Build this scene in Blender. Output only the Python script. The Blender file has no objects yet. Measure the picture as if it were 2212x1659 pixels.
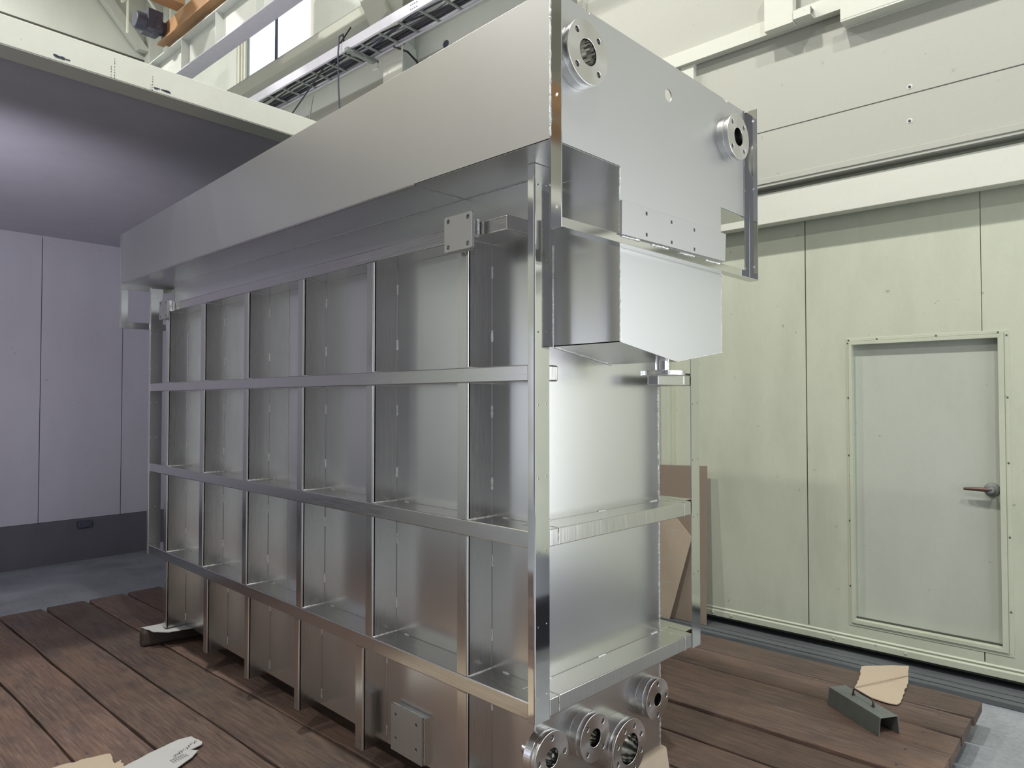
import bpy, bmesh, math, random
from mathutils import Vector, Matrix, noise
random.seed(7)
SC = bpy.context.scene
COL = SC.collection
# ------------------------------------------------------------------ camera
CZ = 1.778
YAW, PITCH, ROLL, F = 0.7957, 0.0243, 0.0002, 1500.2
TURN = 0.0442                      # the hall and deck stand turned by this much against the tank
fw = Vector((math.sin(YAW)*math.cos(PITCH), math.cos(YAW)*math.cos(PITCH), math.sin(PITCH)))
rt = Vector((math.cos(YAW), -math.sin(YAW), 0)); up = rt.cross(fw)
cam = bpy.data.cameras.new('camera'); cam.sensor_width = 36; cam.lens = F/2212*36
cam.clip_start = .05; cam.clip_end = 200
co = bpy.data.objects.new('camera', cam); COL.objects.link(co)
co.matrix_world = Matrix(((rt.x, up.x, -fw.x, 0), (rt.y, up.y, -fw.y, 0), (rt.z, up.z, -fw.z, CZ), (0, 0, 0, 1)))
SC.camera = co
# ------------------------------------------------------------------ view, world, lights
SC.view_settings.view_transform = 'Standard'; SC.view_settings.look = 'None'
SC.view_settings.gamma = 1; SC.view_settings.use_curve_mapping = False
SC.view_settings.exposure = 0.06
SC.cycles.use_denoising = True
SC.cycles.max_bounces = 8; SC.cycles.diffuse_bounces = 4; SC.cycles.glossy_bounces = 6
SC.cycles.sample_clamp_indirect = 6; SC.cycles.caustics_reflective = False; SC.cycles.blur_glossy = 1.0
W = bpy.data.worlds.new('world'); SC.world = W; W.use_nodes = True
bg = W.node_tree.nodes['Background']; bg.inputs[0].default_value = (.86, .92, 1, 1); bg.inputs[1].default_value = 1.4
RZ = Matrix.Rotation(TURN, 4, 'Z')
def area(name, loc, rot, sx, sy, power, color):
    l = bpy.data.lights.new(name, 'AREA'); l.shape = 'RECTANGLE'; l.size = sx; l.size_y = sy
    l.energy = power; l.color = color
    o = bpy.data.objects.new(name, l); COL.objects.link(o)
    o.matrix_world = RZ @ Matrix.Translation(loc) @ rot.to_matrix().to_4x4()
    return o
from mathutils import Euler
H = math.pi/2
# daylight through the open vehicle door behind the camera (light faces +Y)
area('daylight_entrance', (1.6, -5.9, 2.3), Euler((H, 0, 0)), 5.6, 4.2, 150, (.93, .96, 1))
# daylight through the open part of the sliding door, right of the view (faces -X)
area('daylight_sliding_door', (5.36, -3.9, 1.55), Euler((0, H, 0)), 3.0, 3.0, 170, (.90, .92, 1))
# daylight through the side door on the left, shaded side: bluish sky light (faces +X)
area('daylight_side_door', (-7.95, 11.2, 1.7), Euler((0, -H, 0)), 3.2, 3.2, 26, (.60, .62, 1))
# added fill spot left of the view, brightens far wall and mezzanine ceiling
l = bpy.data.lights.new('fill_spot', 'SPOT'); l.shadow_soft_size = .1; l.energy = 165; l.color = (.92, .88, 1); l.spot_size = math.radians(124); l.spot_blend = .9
o = bpy.data.objects.new('fill_spot', l); COL.objects.link(o)
o.matrix_world = RZ @ Matrix.Translation((.3, 4.75, 2.15)) @ Euler((math.radians(108), 0, math.radians(-14))).to_matrix().to_4x4()
# the hall's high lamps
LAMPS = [(.6, -1.6, 9.2), (.6, 2.4, 9.2), (.6, 6.6, 9.2), (.2, 11, 9.2), (-4.4, 0, 9.2), (-4.4, 4.4, 9.2), (-4.4, 8.8, 9.2)]
LP = [245, 330, 235, 450, 180, 140, 65]
for i, p in enumerate(LAMPS):
    l = bpy.data.lights.new('lamp_light', 'AREA'); l.shape = 'DISK'; l.size = .34; l.energy = LP[i]; l.color = (1, .98, .94)
    o = bpy.data.objects.new('lamp_light', l); COL.objects.link(o)
    o.matrix_world = RZ @ Matrix.Translation((p[0], p[1], p[2]-.02))
# ------------------------------------------------------------------ materials
def node_mat(name):
    m = bpy.data.materials.new(name); m.use_nodes = True
    nt = m.node_tree; return m, nt, nt.nodes['Principled BSDF']
def N(nt, t, **k):
    n = nt.nodes.new(t)
    for a, v in k.items():
        if a[0] == '_': n.inputs[a[1:].replace('_', ' ')].default_value = v
        else: setattr(n, a, v)
    return n
def tex(nt, scale=(1, 1, 1), coord='Object'):
    c = N(nt, 'ShaderNodeTexCoord'); m = N(nt, 'ShaderNodeMapping'); m.inputs['Scale'].default_value = scale
    nt.links.new(c.outputs[coord], m.inputs['Vector']); return m.outputs[0]
def ramp(nt, src, stops):
    r = N(nt, 'ShaderNodeValToRGB'); e = r.color_ramp.elements
    while len(e) < len(stops): e.new(.5)
    for el, (p, c) in zip(e, stops): el.position = p; el.color = (*c, 1) if len(c) == 3 else c
    nt.links.new(src, r.inputs[0]); return r.outputs[0]
def mix(nt, f, a, b, mode='MIX'):
    m = N(nt, 'ShaderNodeMix', data_type='RGBA', blend_type=mode)
    for s, v in ((0, f), (6, a), (7, b)):
        if hasattr(v, 'default_value') or hasattr(v, 'links'): nt.links.new(v, m.inputs[s])
        else: m.inputs[s].default_value = v if s == 0 else (*v, 1)
    return m.outputs[2]
def noisef(nt, vec, scale, detail=4, rough=.55):
    n = N(nt, 'ShaderNodeTexNoise'); n.inputs['Scale'].default_value = scale; n.inputs['Detail'].default_value = detail
    n.inputs['Roughness'].default_value = rough; nt.links.new(vec, n.inputs['Vector']); return n.outputs[0]
def bump(nt, b, h, strength=.2, dist=.01):
    n = N(nt, 'ShaderNodeBump'); n.inputs['Strength'].default_value = strength; n.inputs['Distance'].default_value = dist
    nt.links.new(h, n.inputs['Height']); nt.links.new(n.outputs[0], b.inputs['Normal'])
def rough_range(nt, b, src, lo, hi):
    m = N(nt, 'ShaderNodeMapRange'); m.inputs['To Min'].default_value = lo; m.inputs['To Max'].default_value = hi
    m.inputs['From Min'].default_value = .3; m.inputs['From Max'].default_value = .7
    nt.links.new(src, m.inputs['Value']); nt.links.new(m.outputs[0], b.inputs['Roughness'])
def steel(name, col, lo, hi, grain=(1, 1, 1), gs=60, bs=.0, aniso=0):
    m, nt, b = node_mat(name)
    v = tex(nt, grain); n = noisef(nt, v, gs, 3)
    big = noisef(nt, tex(nt), 1.3, 3)
    nt.links.new(ramp(nt, big, [(.2, tuple(c*(.985 if hi-lo < .01 else .95) for c in col)), (.8, col)]), b.inputs['Base Color'])
    b.inputs['Metallic'].default_value = 1
    if hi-lo < .01: b.inputs['Roughness'].default_value = lo
    else: rough_range(nt, b, n, lo, hi)
    if bs: bump(nt, b, n, bs, .0006)
    if aniso:
        b.inputs['Anisotropic'].default_value = aniso
        t = N(nt, 'ShaderNodeTangent', direction_type='RADIAL', axis='Y'); nt.links.new(t.outputs[0], b.inputs['Tangent'])
    return m
M = {}
M['sheet'] = steel('matt_stainless_sheet', (.68, .68, .672), .25, .25, (1, 1, 1), 1.5, 0)
M['box'] = steel('satin_stainless_sheet', (.585, .59, .58), .41, .48, (1, 1, 1), 300, .05)
M['brushed'] = steel('brushed_stainless', (.62, .61, .59), .16, .26, (1, 1, .04), 220, .05)
M['brushed_long'] = steel('brushed_stainless_lengthwise', (.62, .61, .59), .17, .27, (1, .04, 1), 220, .05)
M['mirror'] = steel('polished_stainless', (.72, .72, .71), .05, .09, (1, 1, 1), 3, 0)
M['machined'] = steel('machined_stainless', (.72, .71, .70), .20, .26, (1, 1, 1), 120, 0, .8)
M['plate'] = steel('pickled_stainless_plate', (.55, .55, .54), .42, .52, (1, 1, 1), 200, .05)
def weld_mat():
    m, nt, b = node_mat('weld_metal'); b.inputs['Metallic'].default_value = 1
    b.inputs['Base Color'].default_value = (.85, .85, .84, 1); b.inputs['Roughness'].default_value = .3
    bump(nt, b, noisef(nt, tex(nt), 300, 2), .6, .004); return m
M['weld'] = weld_mat()
def paint(name, col, dirt=(.45, .44, .40), amt=.25, rough=.5, scale=1.0, stretch=(1, 1, .35)):
    m, nt, b = node_mat(name)
    n = noisef(nt, tex(nt, stretch), 3.2*scale, 8, .65); f = noisef(nt, tex(nt), 38*scale, 3)
    spots = ramp(nt, noisef(nt, tex(nt), 21*scale, 2, .5), [(.735, (0, 0, 0)), (.78, (1, 1, 1))])
    smear = ramp(nt, n, [(.42, (0, 0, 0)), (.78, (1, 1, 1))])
    base = mix(nt, f, tuple(c*.96 for c in col), tuple(min(1, c*1.03) for c in col))
    sm = N(nt, 'ShaderNodeMath', operation='MULTIPLY'); sm.inputs[1].default_value = amt
    nt.links.new(smear, sm.inputs[0])
    c1 = mix(nt, sm.outputs[0], base, dirt)
    sp = N(nt, 'ShaderNodeMath', operation='MULTIPLY'); sp.inputs[1].default_value = .45
    nt.links.new(spots, sp.inputs[0])
    nt.links.new(mix(nt, sp.outputs[0], c1, tuple(c*.5 for c in dirt)), b.inputs['Base Color'])
    b.inputs['Roughness'].default_value = rough
    bump(nt, b, n, .08, .01); return m
M['sage'] = paint('sage_painted_panel', (.575, .605, .475), (.33, .35, .26), .35, .5)
M['sage_light'] = paint('pale_sage_painted_panel', (.46, .465, .405), (.42, .42, .35), .22, .5, 1, (1, .35, 1))
M['door_paint'] = paint('grey_sage_painted_door', (.51, .545, .47), (.33, .34, .28), .3, .45)
M['cream'] = paint('cream_painted_steel', (.68, .69, .60), (.40, .38, .32), .15, .5, 1, (1, .3, 1))
M['greygreen'] = paint('grey_green_painted_steel', (.56, .585, .54), (.38, .38, .34), .2, .5)
M['haze_wall'] = paint('haze_tinted_panel', (.50, .485, .55), (.30, .28, .33), .2, .6)  # mauve lens haze is put into this wall and ceiling colour
M['hall_wall'] = paint('hall_wall_paint', (.62, .655, .60), (.45, .46, .42), .2, .5)
M['dim_wall'] = paint('dimmed_wall_panel', (.26, .265, .30), (.10, .10, .12), .2, .6)  # darkness behind the view put into wall colour, for the rib reflections
M['dark_base'] = paint('dark_grey_plinth_paint', (.12, .115, .14), (.06, .06, .07), .3, .7)
M['galv'] = paint('galvanised_steel', (.55, .55, .60), (.42, .42, .46), .5, .45, 4)
M['orange'] = paint('orange_crane_paint', (.42, .24, .115), (.25, .16, .10), .4, .45)
M['dark_steel'] = paint('dark_grey_steel', (.06, .065, .095), (.05, .05, .06), .3, .5)
M['galv_dark'] = paint('weathered_zinc', (.22, .24, .22), (.12, .13, .12), .6, .5, 3)
M['bronze'] = paint('worn_bronze', (.13, .08, .065), (.07, .05, .045), .4, .35)
M['bronze'].node_tree.nodes['Principled BSDF'].inputs['Metallic'].default_value = .6
def flat(name, col, rough=.6, metal=0):
    m, nt, b = node_mat(name); b.inputs['Base Color'].default_value = (*col, 1)
    b.inputs['Roughness'].default_value = rough; b.inputs['Metallic'].default_value = metal; return m
M['black'] = flat('black_rubber', (.012, .012, .016), .5)
M['line'] = flat('dark_joint', (.08, .08, .07), .8)
M['screw'] = flat('dull_screw_steel', (.2, .2, .19), .4, .8)
M['ink'] = flat('dark_print_ink', (.04, .04, .05), .7)
def concrete():
    m, nt, b = node_mat('worn_concrete'); v = tex(nt)
    n = noisef(nt, v, 2.2, 9, .6); f = noisef(nt, v, 45, 4)
    c = ramp(nt, n, [(.3, (.29, .31, .345)), (.55, (.43, .455, .50)), (.8, (.56, .585, .64))])
    nt.links.new(mix(nt, .35, c, ramp(nt, f, [(.3, (.13, .14, .14)), (.7, (.4, .42, .43))])), b.inputs['Base Color'])
    rough_range(nt, b, n, .28, .55); bump(nt, b, f, .15, .01); return m
M['floor'] = concrete()
def wood(name, tint=1.0, warm=1.0):
    tint *= 1.15
    m, nt, b = node_mat(name)
    g = noisef(nt, tex(nt, (1, .045, 1)), 120, 7, .7)
    blot = noisef(nt, tex(nt, (1, .55, 1)), 3.6, 8, .66)
    c = ramp(nt, g, [(.25, (.040*tint, .027*tint, .023*tint)), (.5, (.110*tint, .074*tint, .060*tint)), (.78, (.22*tint, .16*tint, .125*tint))])
    worn = ramp(nt, blot, [(.42, (0, 0, 0)), (.72, (1, 1, 1))])
    c2 = mix(nt, worn, c, (.2*tint*warm, .13*tint, .09*tint), 'MIX')
    k = N(nt, 'ShaderNodeMath', operation='MULTIPLY'); k.inputs[1].default_value = .45; nt.links.new(worn, k.inputs[0])
    c3 = mix(nt, k.outputs[0], c, (.22*tint*warm, .135*tint, .09*tint))
    dark = ramp(nt, noisef(nt, tex(nt, (1, .6, 1)), 5.5, 5), [(.55, (0, 0, 0)), (.75, (1, 1, 1))])
    k2 = N(nt, 'ShaderNodeMath', operation='MULTIPLY'); k2.inputs[1].default_value = .6; nt.links.new(dark, k2.inputs[0])
    c4 = mix(nt, k2.outputs[0], c3, (.05*tint, .042*tint, .045*tint))
    pat = ramp(nt, noisef(nt, tex(nt, (1.6, .7, 1)), 1.7, 6, .7), [(.60, (0, 0, 0)), (.74, (1, 1, 1))])
    k3 = N(nt, 'ShaderNodeMath', operation='MULTIPLY'); k3.inputs[1].default_value = .4; nt.links.new(pat, k3.inputs[0])
    nt.links.new(mix(nt, k3.outputs[0], c4, (.27*tint, .145*tint, .07*tint)), b.inputs['Base Color'])
    b.inputs['Roughness'].default_value = .62; rough_range(nt, b, blot, .5, .75)
    bump(nt, b, g, .35, .01); return m
WOODS = [wood('weathered_deck_timber_a', .9), wood('weathered_deck_timber_b', 1.12, 1.1), wood('weathered_deck_timber_c', .75, .8)]
M['pale_wood'] = wood('light_worn_deck_timber', 1.3, 1.05)
M['block_wood'] = wood('old_bearer_timber', .33)
M['grey_wood'] = paint('grey_weathered_threshold', (.13, .145, .15), (.04, .045, .05), .8, .7, 3, (1, .15, 1))
def card(name, col):
    m, nt, b = node_mat(name); n = noisef(nt, tex(nt, (1, 8, 1)), 16, 4); f = noisef(nt, tex(nt), 9, 5)
    c = ramp(nt, n, [(.3, tuple(x*.9 for x in col)), (.7, col)])
    nt.links.new(mix(nt, f, c, tuple(x*.85 for x in col)), b.inputs['Base Color'])
    b.inputs['Roughness'].default_value = .8; bump(nt, b, n, .12, .005); return m
M['card'] = card('tan_cardboard', (.56, .46, .34)); M['card_brown'] = card('brown_cardboard', (.34, .27, .205))
M['card_white'] = card('white_faced_cardboard', (.56, .56, .54))
def glow(name, col, s):
    m, nt, b = node_mat(name); b.inputs['Base Color'].default_value = (0, 0, 0, 1)
    b.inputs['Emission Color'].default_value = (*col, 1); b.inputs['Emission Strength'].default_value = s; return m
M['lamp'] = glow('lamp_diffuser', (1, .97, .9), 12)
def glass():
    m, nt, b = node_mat('window_glass'); b.inputs['Transmission Weight'].default_value = 1
    b.inputs['Roughness'].default_value = 0; b.inputs['IOR'].default_value = 1.02; return m
M['glass'] = glass()
# ------------------------------------------------------------------ mesh helpers
class MB:
    def __init__(s): s.v = []; s.f = []; s.sm = []; s.rg = []
    def add(s, v, f, smooth=False):
        n = len(s.v); s.rg.append((n, n+len(v), len(s.f), len(s.f)+len(f))); s.v += [Vector(p) for p in v]; s.f += [tuple(i+n for i in q) for q in f]; s.sm += [smooth]*len(f); return s
    def box(s, x0, x1, y0, y1, z0, z1):
        v = [(x, y, z) for z in (z0, z1) for y in (y0, y1) for x in (x0, x1)]
        return s.add(v, [(0, 2, 3, 1), (4, 5, 7, 6), (0, 1, 5, 4), (2, 6, 7, 3), (0, 4, 6, 2), (1, 3, 7, 5)])
    def hexa(s, a, b):       # two quads (lists of 4 points), joined
        return s.add(list(a)+list(b), [(3, 2, 1, 0), (4, 5, 6, 7), (0, 1, 5, 4), (1, 2, 6, 5), (2, 3, 7, 6), (3, 0, 4, 7)])
    def prism(s, pts, axis, a, b, smooth=False):   # polygon in the other two axes, extruded along axis
        def P(u, w, t):
            return {'X': (t, u, w), 'Y': (u, t, w), 'Z': (u, w, t)}[axis]
        n = len(pts); v = [P(u, w, a) for u, w in pts]+[P(u, w, b) for u, w in pts]
        return s.add(v, [tuple(range(n))[::-1], tuple(range(n, 2*n))]+[(i, (i+1) % n, n+(i+1) % n, n+i) for i in range(n)], smooth)
    def tube(s, path, r, n=10, cap=True):
        path = [Vector(p) for p in path]; rs = r if isinstance(r, (list, tuple)) else [r]*len(path)
        v = []; f = []; prev = None
        for i, p in enumerate(path):
            d = (path[min(i+1, len(path)-1)]-path[max(i-1, 0)]).normalized()
            a = prev if prev is not None else (Vector((0, 0, 1)) if abs(d.z) < .9 else Vector((1, 0, 0)))
            a = (a-d*a.dot(d)).normalized(); b = d.cross(a); prev = a
            for k in range(n):
                t = 2*math.pi*k/n; v.append(p+(a*math.cos(t)+b*math.sin(t))*rs[i])
        for i in range(len(path)-1):
            for k in range(n): f.append((i*n+k, i*n+(k+1) % n, (i+1)*n+(k+1) % n, (i+1)*n+k))
        if cap: f += [tuple(range(n))[::-1], tuple(range((len(path)-1)*n, len(path)*n))]
        return s.add(v, f, True)
    def lathe(s, prof, c, axis, n=40):   # prof: (r, t) along axis direction vector
        ax = Vector(axis).normalized(); a = ax.orthogonal().normalized(); b = ax.cross(a); c = Vector(c)
        v = []; f = []; m = len(prof)
        for r, t in prof:
            for k in range(n):
                q = 2*math.pi*k/n; v.append(c+ax*t+(a*math.cos(q)+b*math.sin(q))*max(r, 1e-5))
        for i in range(m-1):
            for k in range(n): f.append((i*n+k, i*n+(k+1) % n, (i+1)*n+(k+1) % n, (i+1)*n+k))
        return s.add(v, f, True)
    def bead(s, a, b, r=.004):
        a = Vector(a); b = Vector(b); L = (b-a).length; n = max(2, int(L/.006))
        path = [a+(b-a)*(i/n)+Vector([random.uniform(-.0008, .0008) for _ in range(3)]) for i in range(n+1)]
        return s.tube(path, [r*random.uniform(.7, 1.25) for _ in path], 6)
    def merge(s, o): return s.add(o.v, o.f)
ROOTS = {}
def props(o, label=None, cat=None, group=None, kind=None):
    if label: o['label'] = label
    if cat: o['category'] = cat
    if group: o['group'] = group
    if kind: o['kind'] = kind
def place(o, loc, room):
    if room: o.matrix_world = RZ @ Matrix.Translation(loc)
    else: o.location = loc
def thing(name, loc, label, cat, group=None, room=False, kind=None):
    o = bpy.data.objects.new(name, None); COL.objects.link(o); o.empty_display_size = .1
    place(o, loc, room); ROOTS[o.name] = Vector(loc); props(o, label, cat, group, kind); return o
def finish_mesh(me, mat, bev, mesh_smooth=None):
    me.materials.append(mat)
def ob(name, mb, mat, parent=None, room=False, bev=0, label=None, cat=None, group=None, kind=None, seg=2, sub=None):
    """sub: origin override for a sub-part (its parent is a part)"""
    me = bpy.data.meshes.new(name)
    if parent is not None:
        base = ROOTS[parent.name]
        off = base
    else:
        xs = [p.x for p in mb.v]; ys = [p.y for p in mb.v]; zs = [p.z for p in mb.v]
        off = Vector(((min(xs)+max(xs))/2, (min(ys)+max(ys))/2, min(zs)))
    me.from_pydata([p-off for p in mb.v], [], mb.f)
    for p, sflag in zip(me.polygons, mb.sm): p.use_smooth = sflag
    bm = bmesh.new(); bm.from_mesh(me); bmesh.ops.recalc_face_normals(bm, faces=bm.faces); bm.to_mesh(me); bm.free()
    me.materials.append(mat)
    o = bpy.data.objects.new(name, me); COL.objects.link(o)
    if parent is not None:
        o.parent = parent; ROOTS[o.name] = ROOTS[parent.name]
    else:
        place(o, off, room); ROOTS[o.name] = off
    if any(mb.sm):
        try: me.set_sharp_from_angle(angle=math.radians(38))
        except Exception: pass
    if bev:
        b = o.modifiers.new('bevel', 'BEVEL'); b.width = bev; b.segments = seg; b.limit_method = 'ANGLE'; b.angle_limit = math.radians(50)
    props(o, label, cat, group, kind); return o
def each(name, mb, mat, parent, **k):      # one object for every separate piece of mb
    for a, b, c, d in mb.rg:
        m = MB(); m.add(mb.v[a:b], [tuple(i-a for i in q) for q in mb.f[c:d]], mb.sm[c]); ob(name, m, mat, parent, **k)
def circ(cx, cy, r, n=28): return [(cx+r*math.cos(2*math.pi*i/n), cy+r*math.sin(2*math.pi*i/n)) for i in range(n)]
def holed(outer, holes, axis, a, b, bevel=0):
    """flat plate: outline and hole loops in the plane across axis, thickness a..b; returns MB"""
    cu = bpy.data.curves.new('tmp', 'CURVE'); cu.dimensions = '2D'; cu.fill_mode = 'BOTH'
    for lp in [outer]+holes:
        sp = cu.splines.new('POLY'); sp.points.add(len(lp)-1); sp.use_cyclic_u = True
        for p, q in zip(sp.points, lp): p.co = (q[0], q[1], 0, 1)
    h = abs(b-a)/2; cu.extrude = max(h-bevel, 0); cu.bevel_depth = bevel; cu.bevel_resolution = 1; cu.offset = -bevel
    o = bpy.data.objects.new('tmp', cu); COL.objects.link(o)
    me = bpy.data.meshes.new_from_object(o.evaluated_get(bpy.context.evaluated_depsgraph_get()))
    mb = MB(); mid = (a+b)/2
    T = {'X': lambda c: (mid+c.z, c.x, c.y), 'Y': lambda c: (c.x, mid+c.z, c.y), 'Z': lambda c: (c.x, c.y, mid+c.z)}[axis]
    mb.add([T(v.co) for v in me.vertices], [tuple(p.vertices) for p in me.polygons])
    bpy.data.objects.remove(o); bpy.data.meshes.remove(me); bpy.data.curves.remove(cu)
    bm = bmesh.new(); t = bpy.data.meshes.new('t'); t.from_pydata(mb.v, [], mb.f); bm.from_mesh(t)
    bmesh.ops.remove_doubles(bm, verts=bm.verts, dist=1e-5)
    bmesh.ops.dissolve_limit(bm, angle_limit=.01, verts=bm.verts, edges=bm.edges) if False else None
    bm.to_mesh(t); bm.free()
    r = MB(); r.add([v.co for v in t.vertices], [tuple(p.vertices) for p in t.polygons]); bpy.data.meshes.remove(t); return r

# ================================================================== the hall
XD = 5.17          # sliding door face
XU = 4.94          # upper wall face on the right
XV = 5.08          # upper wall face farther left
def S(name, mb, mat, **k): return ob(name, mb, mat, room=True, kind='structure', **k)
S('floor', MB().box(-8.2, 5.5, -7, 14, -.1, 0), M['floor'])
S('ceiling', MB().box(-8.2, 5.6, -7.2, 14.2, 10.4, 10.6), M['cream'])
S('wall_end', MB().box(-8, 5.6, 13.4, 13.6, 0, 10.4), M['hall_wall'])
# left wall with the side door opening, entrance wall with the vehicle door opening
lw = MB(); lw.box(-8.2, -8, 3, 9.4, 0, 10.4); lw.box(-8.2, -8, 12.9, 14, 0, 10.4); lw.box(-8.2, -8, 9.4, 12.9, 3.5, 10.4)
S('wall_left', lw, M['sage_light'])
S('wall_left', MB().box(-8.2, -8, -7, 3, 0, 10.4), M['dim_wall'])
ew = MB(); ew.box(-8.2, -1.3, -6.2, -6, 0, 10.4); ew.box(4.5, 5.6, -6.2, -6, 0, 10.4); ew.box(-1.3, 4.5, -6.2, -6, 4.5, 10.4)
S('wall_entrance', ew, M['dim_wall'])
# outer right wall behind everything, with the high window opening
WY0, WY1, WZ0, WZ1 = 8.12, 10.30, 6.5, 8.2
rw = MB()
rw.box(5.3, 5.45, -2.3, 13.4, 0, 3.3).box(5.3, 5.45, -6, -5.5, 0, 3.3)
rw.box(XV, 5.3, 3.85, WY0, 3.3, 10.4); rw.box(XV, 5.3, WY1, 13.4, 3.3, 10.4); rw.box(XV, 5.3, WY0, WY1, 3.3, WZ0); rw.box(XV, 5.3, WY0, WY1, WZ1, 10.4)
S('wall_right', rw, M['hall_wall'])
up_ = MB().box(XU, 5.3, -6, 3.85, 4.5, 10.4)
S('wall_right', up_, M['sage_light'])
S('wall_right', MB().box(4.98, 5.3, -6, 3.85, 3.34, 4.5), M['sage_light'])
S('trim_1', MB().box(4.978, 4.981, -6, 3.85, 3.742, 3.747), M['line'])
S('trim_2', MB().box(4.972, 4.984, -6, 3.85, 3.36, 3.40), M['sage_light'], bev=.002)
# window
wf = thing('window_1', (5.12, 9.2, WZ0), None, None, room=True, kind='structure')
fr = MB()
for y0, y1, xa in ((WY0, WY0+.11, 5.095), (WY1-.20, WY1-.15, 5.12), (WY1-.13, WY1-.09, 5.11), (WY1-.06, WY1, 5.095)): fr.box(xa, 5.18, y0, y1, WZ0, WZ1)
fr.box(5.15, 5.18, WY1-.2, WY1, WZ0, WZ1); fr.box(5.11, 5.18, WY0, WY1, WZ0, WZ0+.06); fr.box(5.11, 5.18, WY0, WY1, WZ1-.06, WZ1)
ob('window_frame', fr, M['cream'], wf)
ob('mullion', MB().box(5.12, 5.15, 9.185, 9.215, WZ0+.06, WZ1-.06), M['dark_steel'], wf)
ob('window_pane', MB().box(5.13, 5.135, WY0+.11, 9.185, WZ0+.06, WZ1-.06), M['glass'], wf)
ob('window_pane', MB().box(5.13, 5.135, 9.215, WY1-.2, WZ0+.06, WZ1-.06), M['glass'], wf)
# beam above the sliding doors
S('trim_3', MB().box(5.02, 5.12, -6, 8.8, 3.077, 3.30), M['cream'], bev=.003)
S('trim_4', MB().box(5.10, 5.30, -6, 8.8, 3.20, 3.34), M['sage'])
# bottom channel of the upper wall
S('trim_5', MB().box(4.90, 4.97, -6, 3.85, 4.41, 4.52), M['cream'], bev=.002)
# post stub and pockets under the upper wall
S('trim_6', MB().box(4.93, 4.99, 2.52, 2.63, 3.6, 4.42), M['cream'], bev=.002)
# vertical posts where the upper wall planes meet
for y0, y1 in ((3.78, 3.88), (3.55, 3.62)):
    S('trim_7', MB().box(4.90, 5.1, y0, y1, 4.5, 10.4), M['cream'], bev=.003)
# sliding door panels with vertical joints
DZ0 = .105
panels = [(-6, -.62), (-.612, .7), (.708, 1.766), (1.774, 3.0), (3.008, 4.4), (4.408, 8.8)]
# the second and third panels carry the wicket door: cut its opening from them
PY0, PY1, PZ0, PZ1 = .622, 1.46, .274, 2.167
sd = thing('sliding_door', (XD+.03, 1.2, DZ0), 'wide pale green sliding steel door, panels joined by thin dark vertical lines', 'door', room=True)
pm = MB()
pm.box(XD, XD+.06, -2.3, -.62, DZ0, 3.2)
ob('door_panel', pm, M['sage'], sd)
ob('door_panel', MB().box(XD, XD+.06, -.612, PY0-.01, DZ0, 3.2), M['sage'], sd)
ob('door_panel', MB().box(XD, XD+.06, .704, 1.766, PZ1+.04, 3.2).box(XD, XD+.06, PY1+.01, 1.766, DZ0, PZ1+.04), M['sage'], sd)
ob('door_panel', MB().box(XD, XD+.06, PY0-.01, .700, PZ1+.04, 3.2), M['sage'], sd)
ob('door_panel', MB().box(XD, XD+.06, PY0-.01, .712, DZ0, PZ0-.03), M['sage'], sd)
ob('door_panel', MB().box(XD, XD+.06, .718, PY1+.01, DZ0, PZ0-.03), M['sage'], sd)
ob('door_panel', MB().box(XD, XD+.06, 1.774, 3.0, DZ0, 3.2), M['sage'], sd)
ob('door_panel', MB().box(XD, XD+.06, 3.008, 4.4, DZ0, 3.2), M['sage'], sd)
ob('door_panel', MB().box(XD, XD+.06, 4.408, 8.8, DZ0, 3.2), M['sage'], sd)
ob('joint_backing', MB().box(XD+.055, XD+.064, 1.75, 1.79, DZ0, 3.2).box(XD+.055, XD+.064, 2.99, 3.02, DZ0, 3.2).box(XD+.055, XD+.064, .69, .73, 2.2, 3.2).box(XD+.055, XD+.064, .70, .73, DZ0, .25), M['line'], sd, label='thin dark strip behind the panel joints')
ob('bottom_rail', MB().prism([(XD-.012, DZ0-.012), (XD-.012, DZ0+.028), (XD-.002, DZ0+.036), (XD-.008, DZ0+.05), (XD+.002, DZ0+.062), (XD+.06, DZ0+.06), (XD+.06, DZ0-.012)], 'Y', -2.3, 8.8), M['sage'], sd, bev=.002)
# upright rib seen between tank and corner post
ob('door_rib', MB().box(XD-.05, XD, 2.86, 2.93, DZ0, 3.1), M['sage'], sd, bev=.003)
scr = MB()
for y in (-.3, .25, 1.15, 1.6, 2.35, 2.5): scr.lathe([(.0, .006), (.007, .005), (.009, 0)], (XD-.012, y, DZ0+.012), (-1, 0, 0), 10)
ob('rail_screw', scr, M['sage'], sd)
# wicket door: frame trim + recessed leaf + handle
dr = thing('door_1', (XD, 1.04, PZ0), None, None, room=True, kind='structure')
tr = MB(); W1 = .036; W2 = .018
O = [(PY0-.057, PZ0-.045), (PY1+.036, PZ0-.045), (PY1+.036, PZ1+.045), (PY0-.057, PZ1+.045)]
I = [(PY0, PZ0), (PY1, PZ0), (PY1, PZ1), (PY0, PZ1)]
for k in range(4):
    a, b = O[k], O[(k+1) % 4]; c, d = I[(k+1) % 4], I[k]
    def lerp(p, q, t): return (p[0]+(q[0]-p[0])*t, p[1]+(q[1]-p[1])*t)
    for t0, t1, x in ((0, .42, XD-.004), (.46, 1, XD-.012)):
        q = [lerp(a, d, t0), lerp(b, c, t0), lerp(b, c, t1), lerp(a, d, t1)]
        tr.hexa([(x, p[0], p[1]) for p in q], [(XD+.05, p[0], p[1]) for p in q])
ob('door_frame', tr, M['sage'], dr, bev=.0012)
ob('door_leaf', MB().box(XD+.04, XD+.07, PY0, PY1, PZ0, PZ1), M['door_paint'], dr)
gr = MB()
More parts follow.
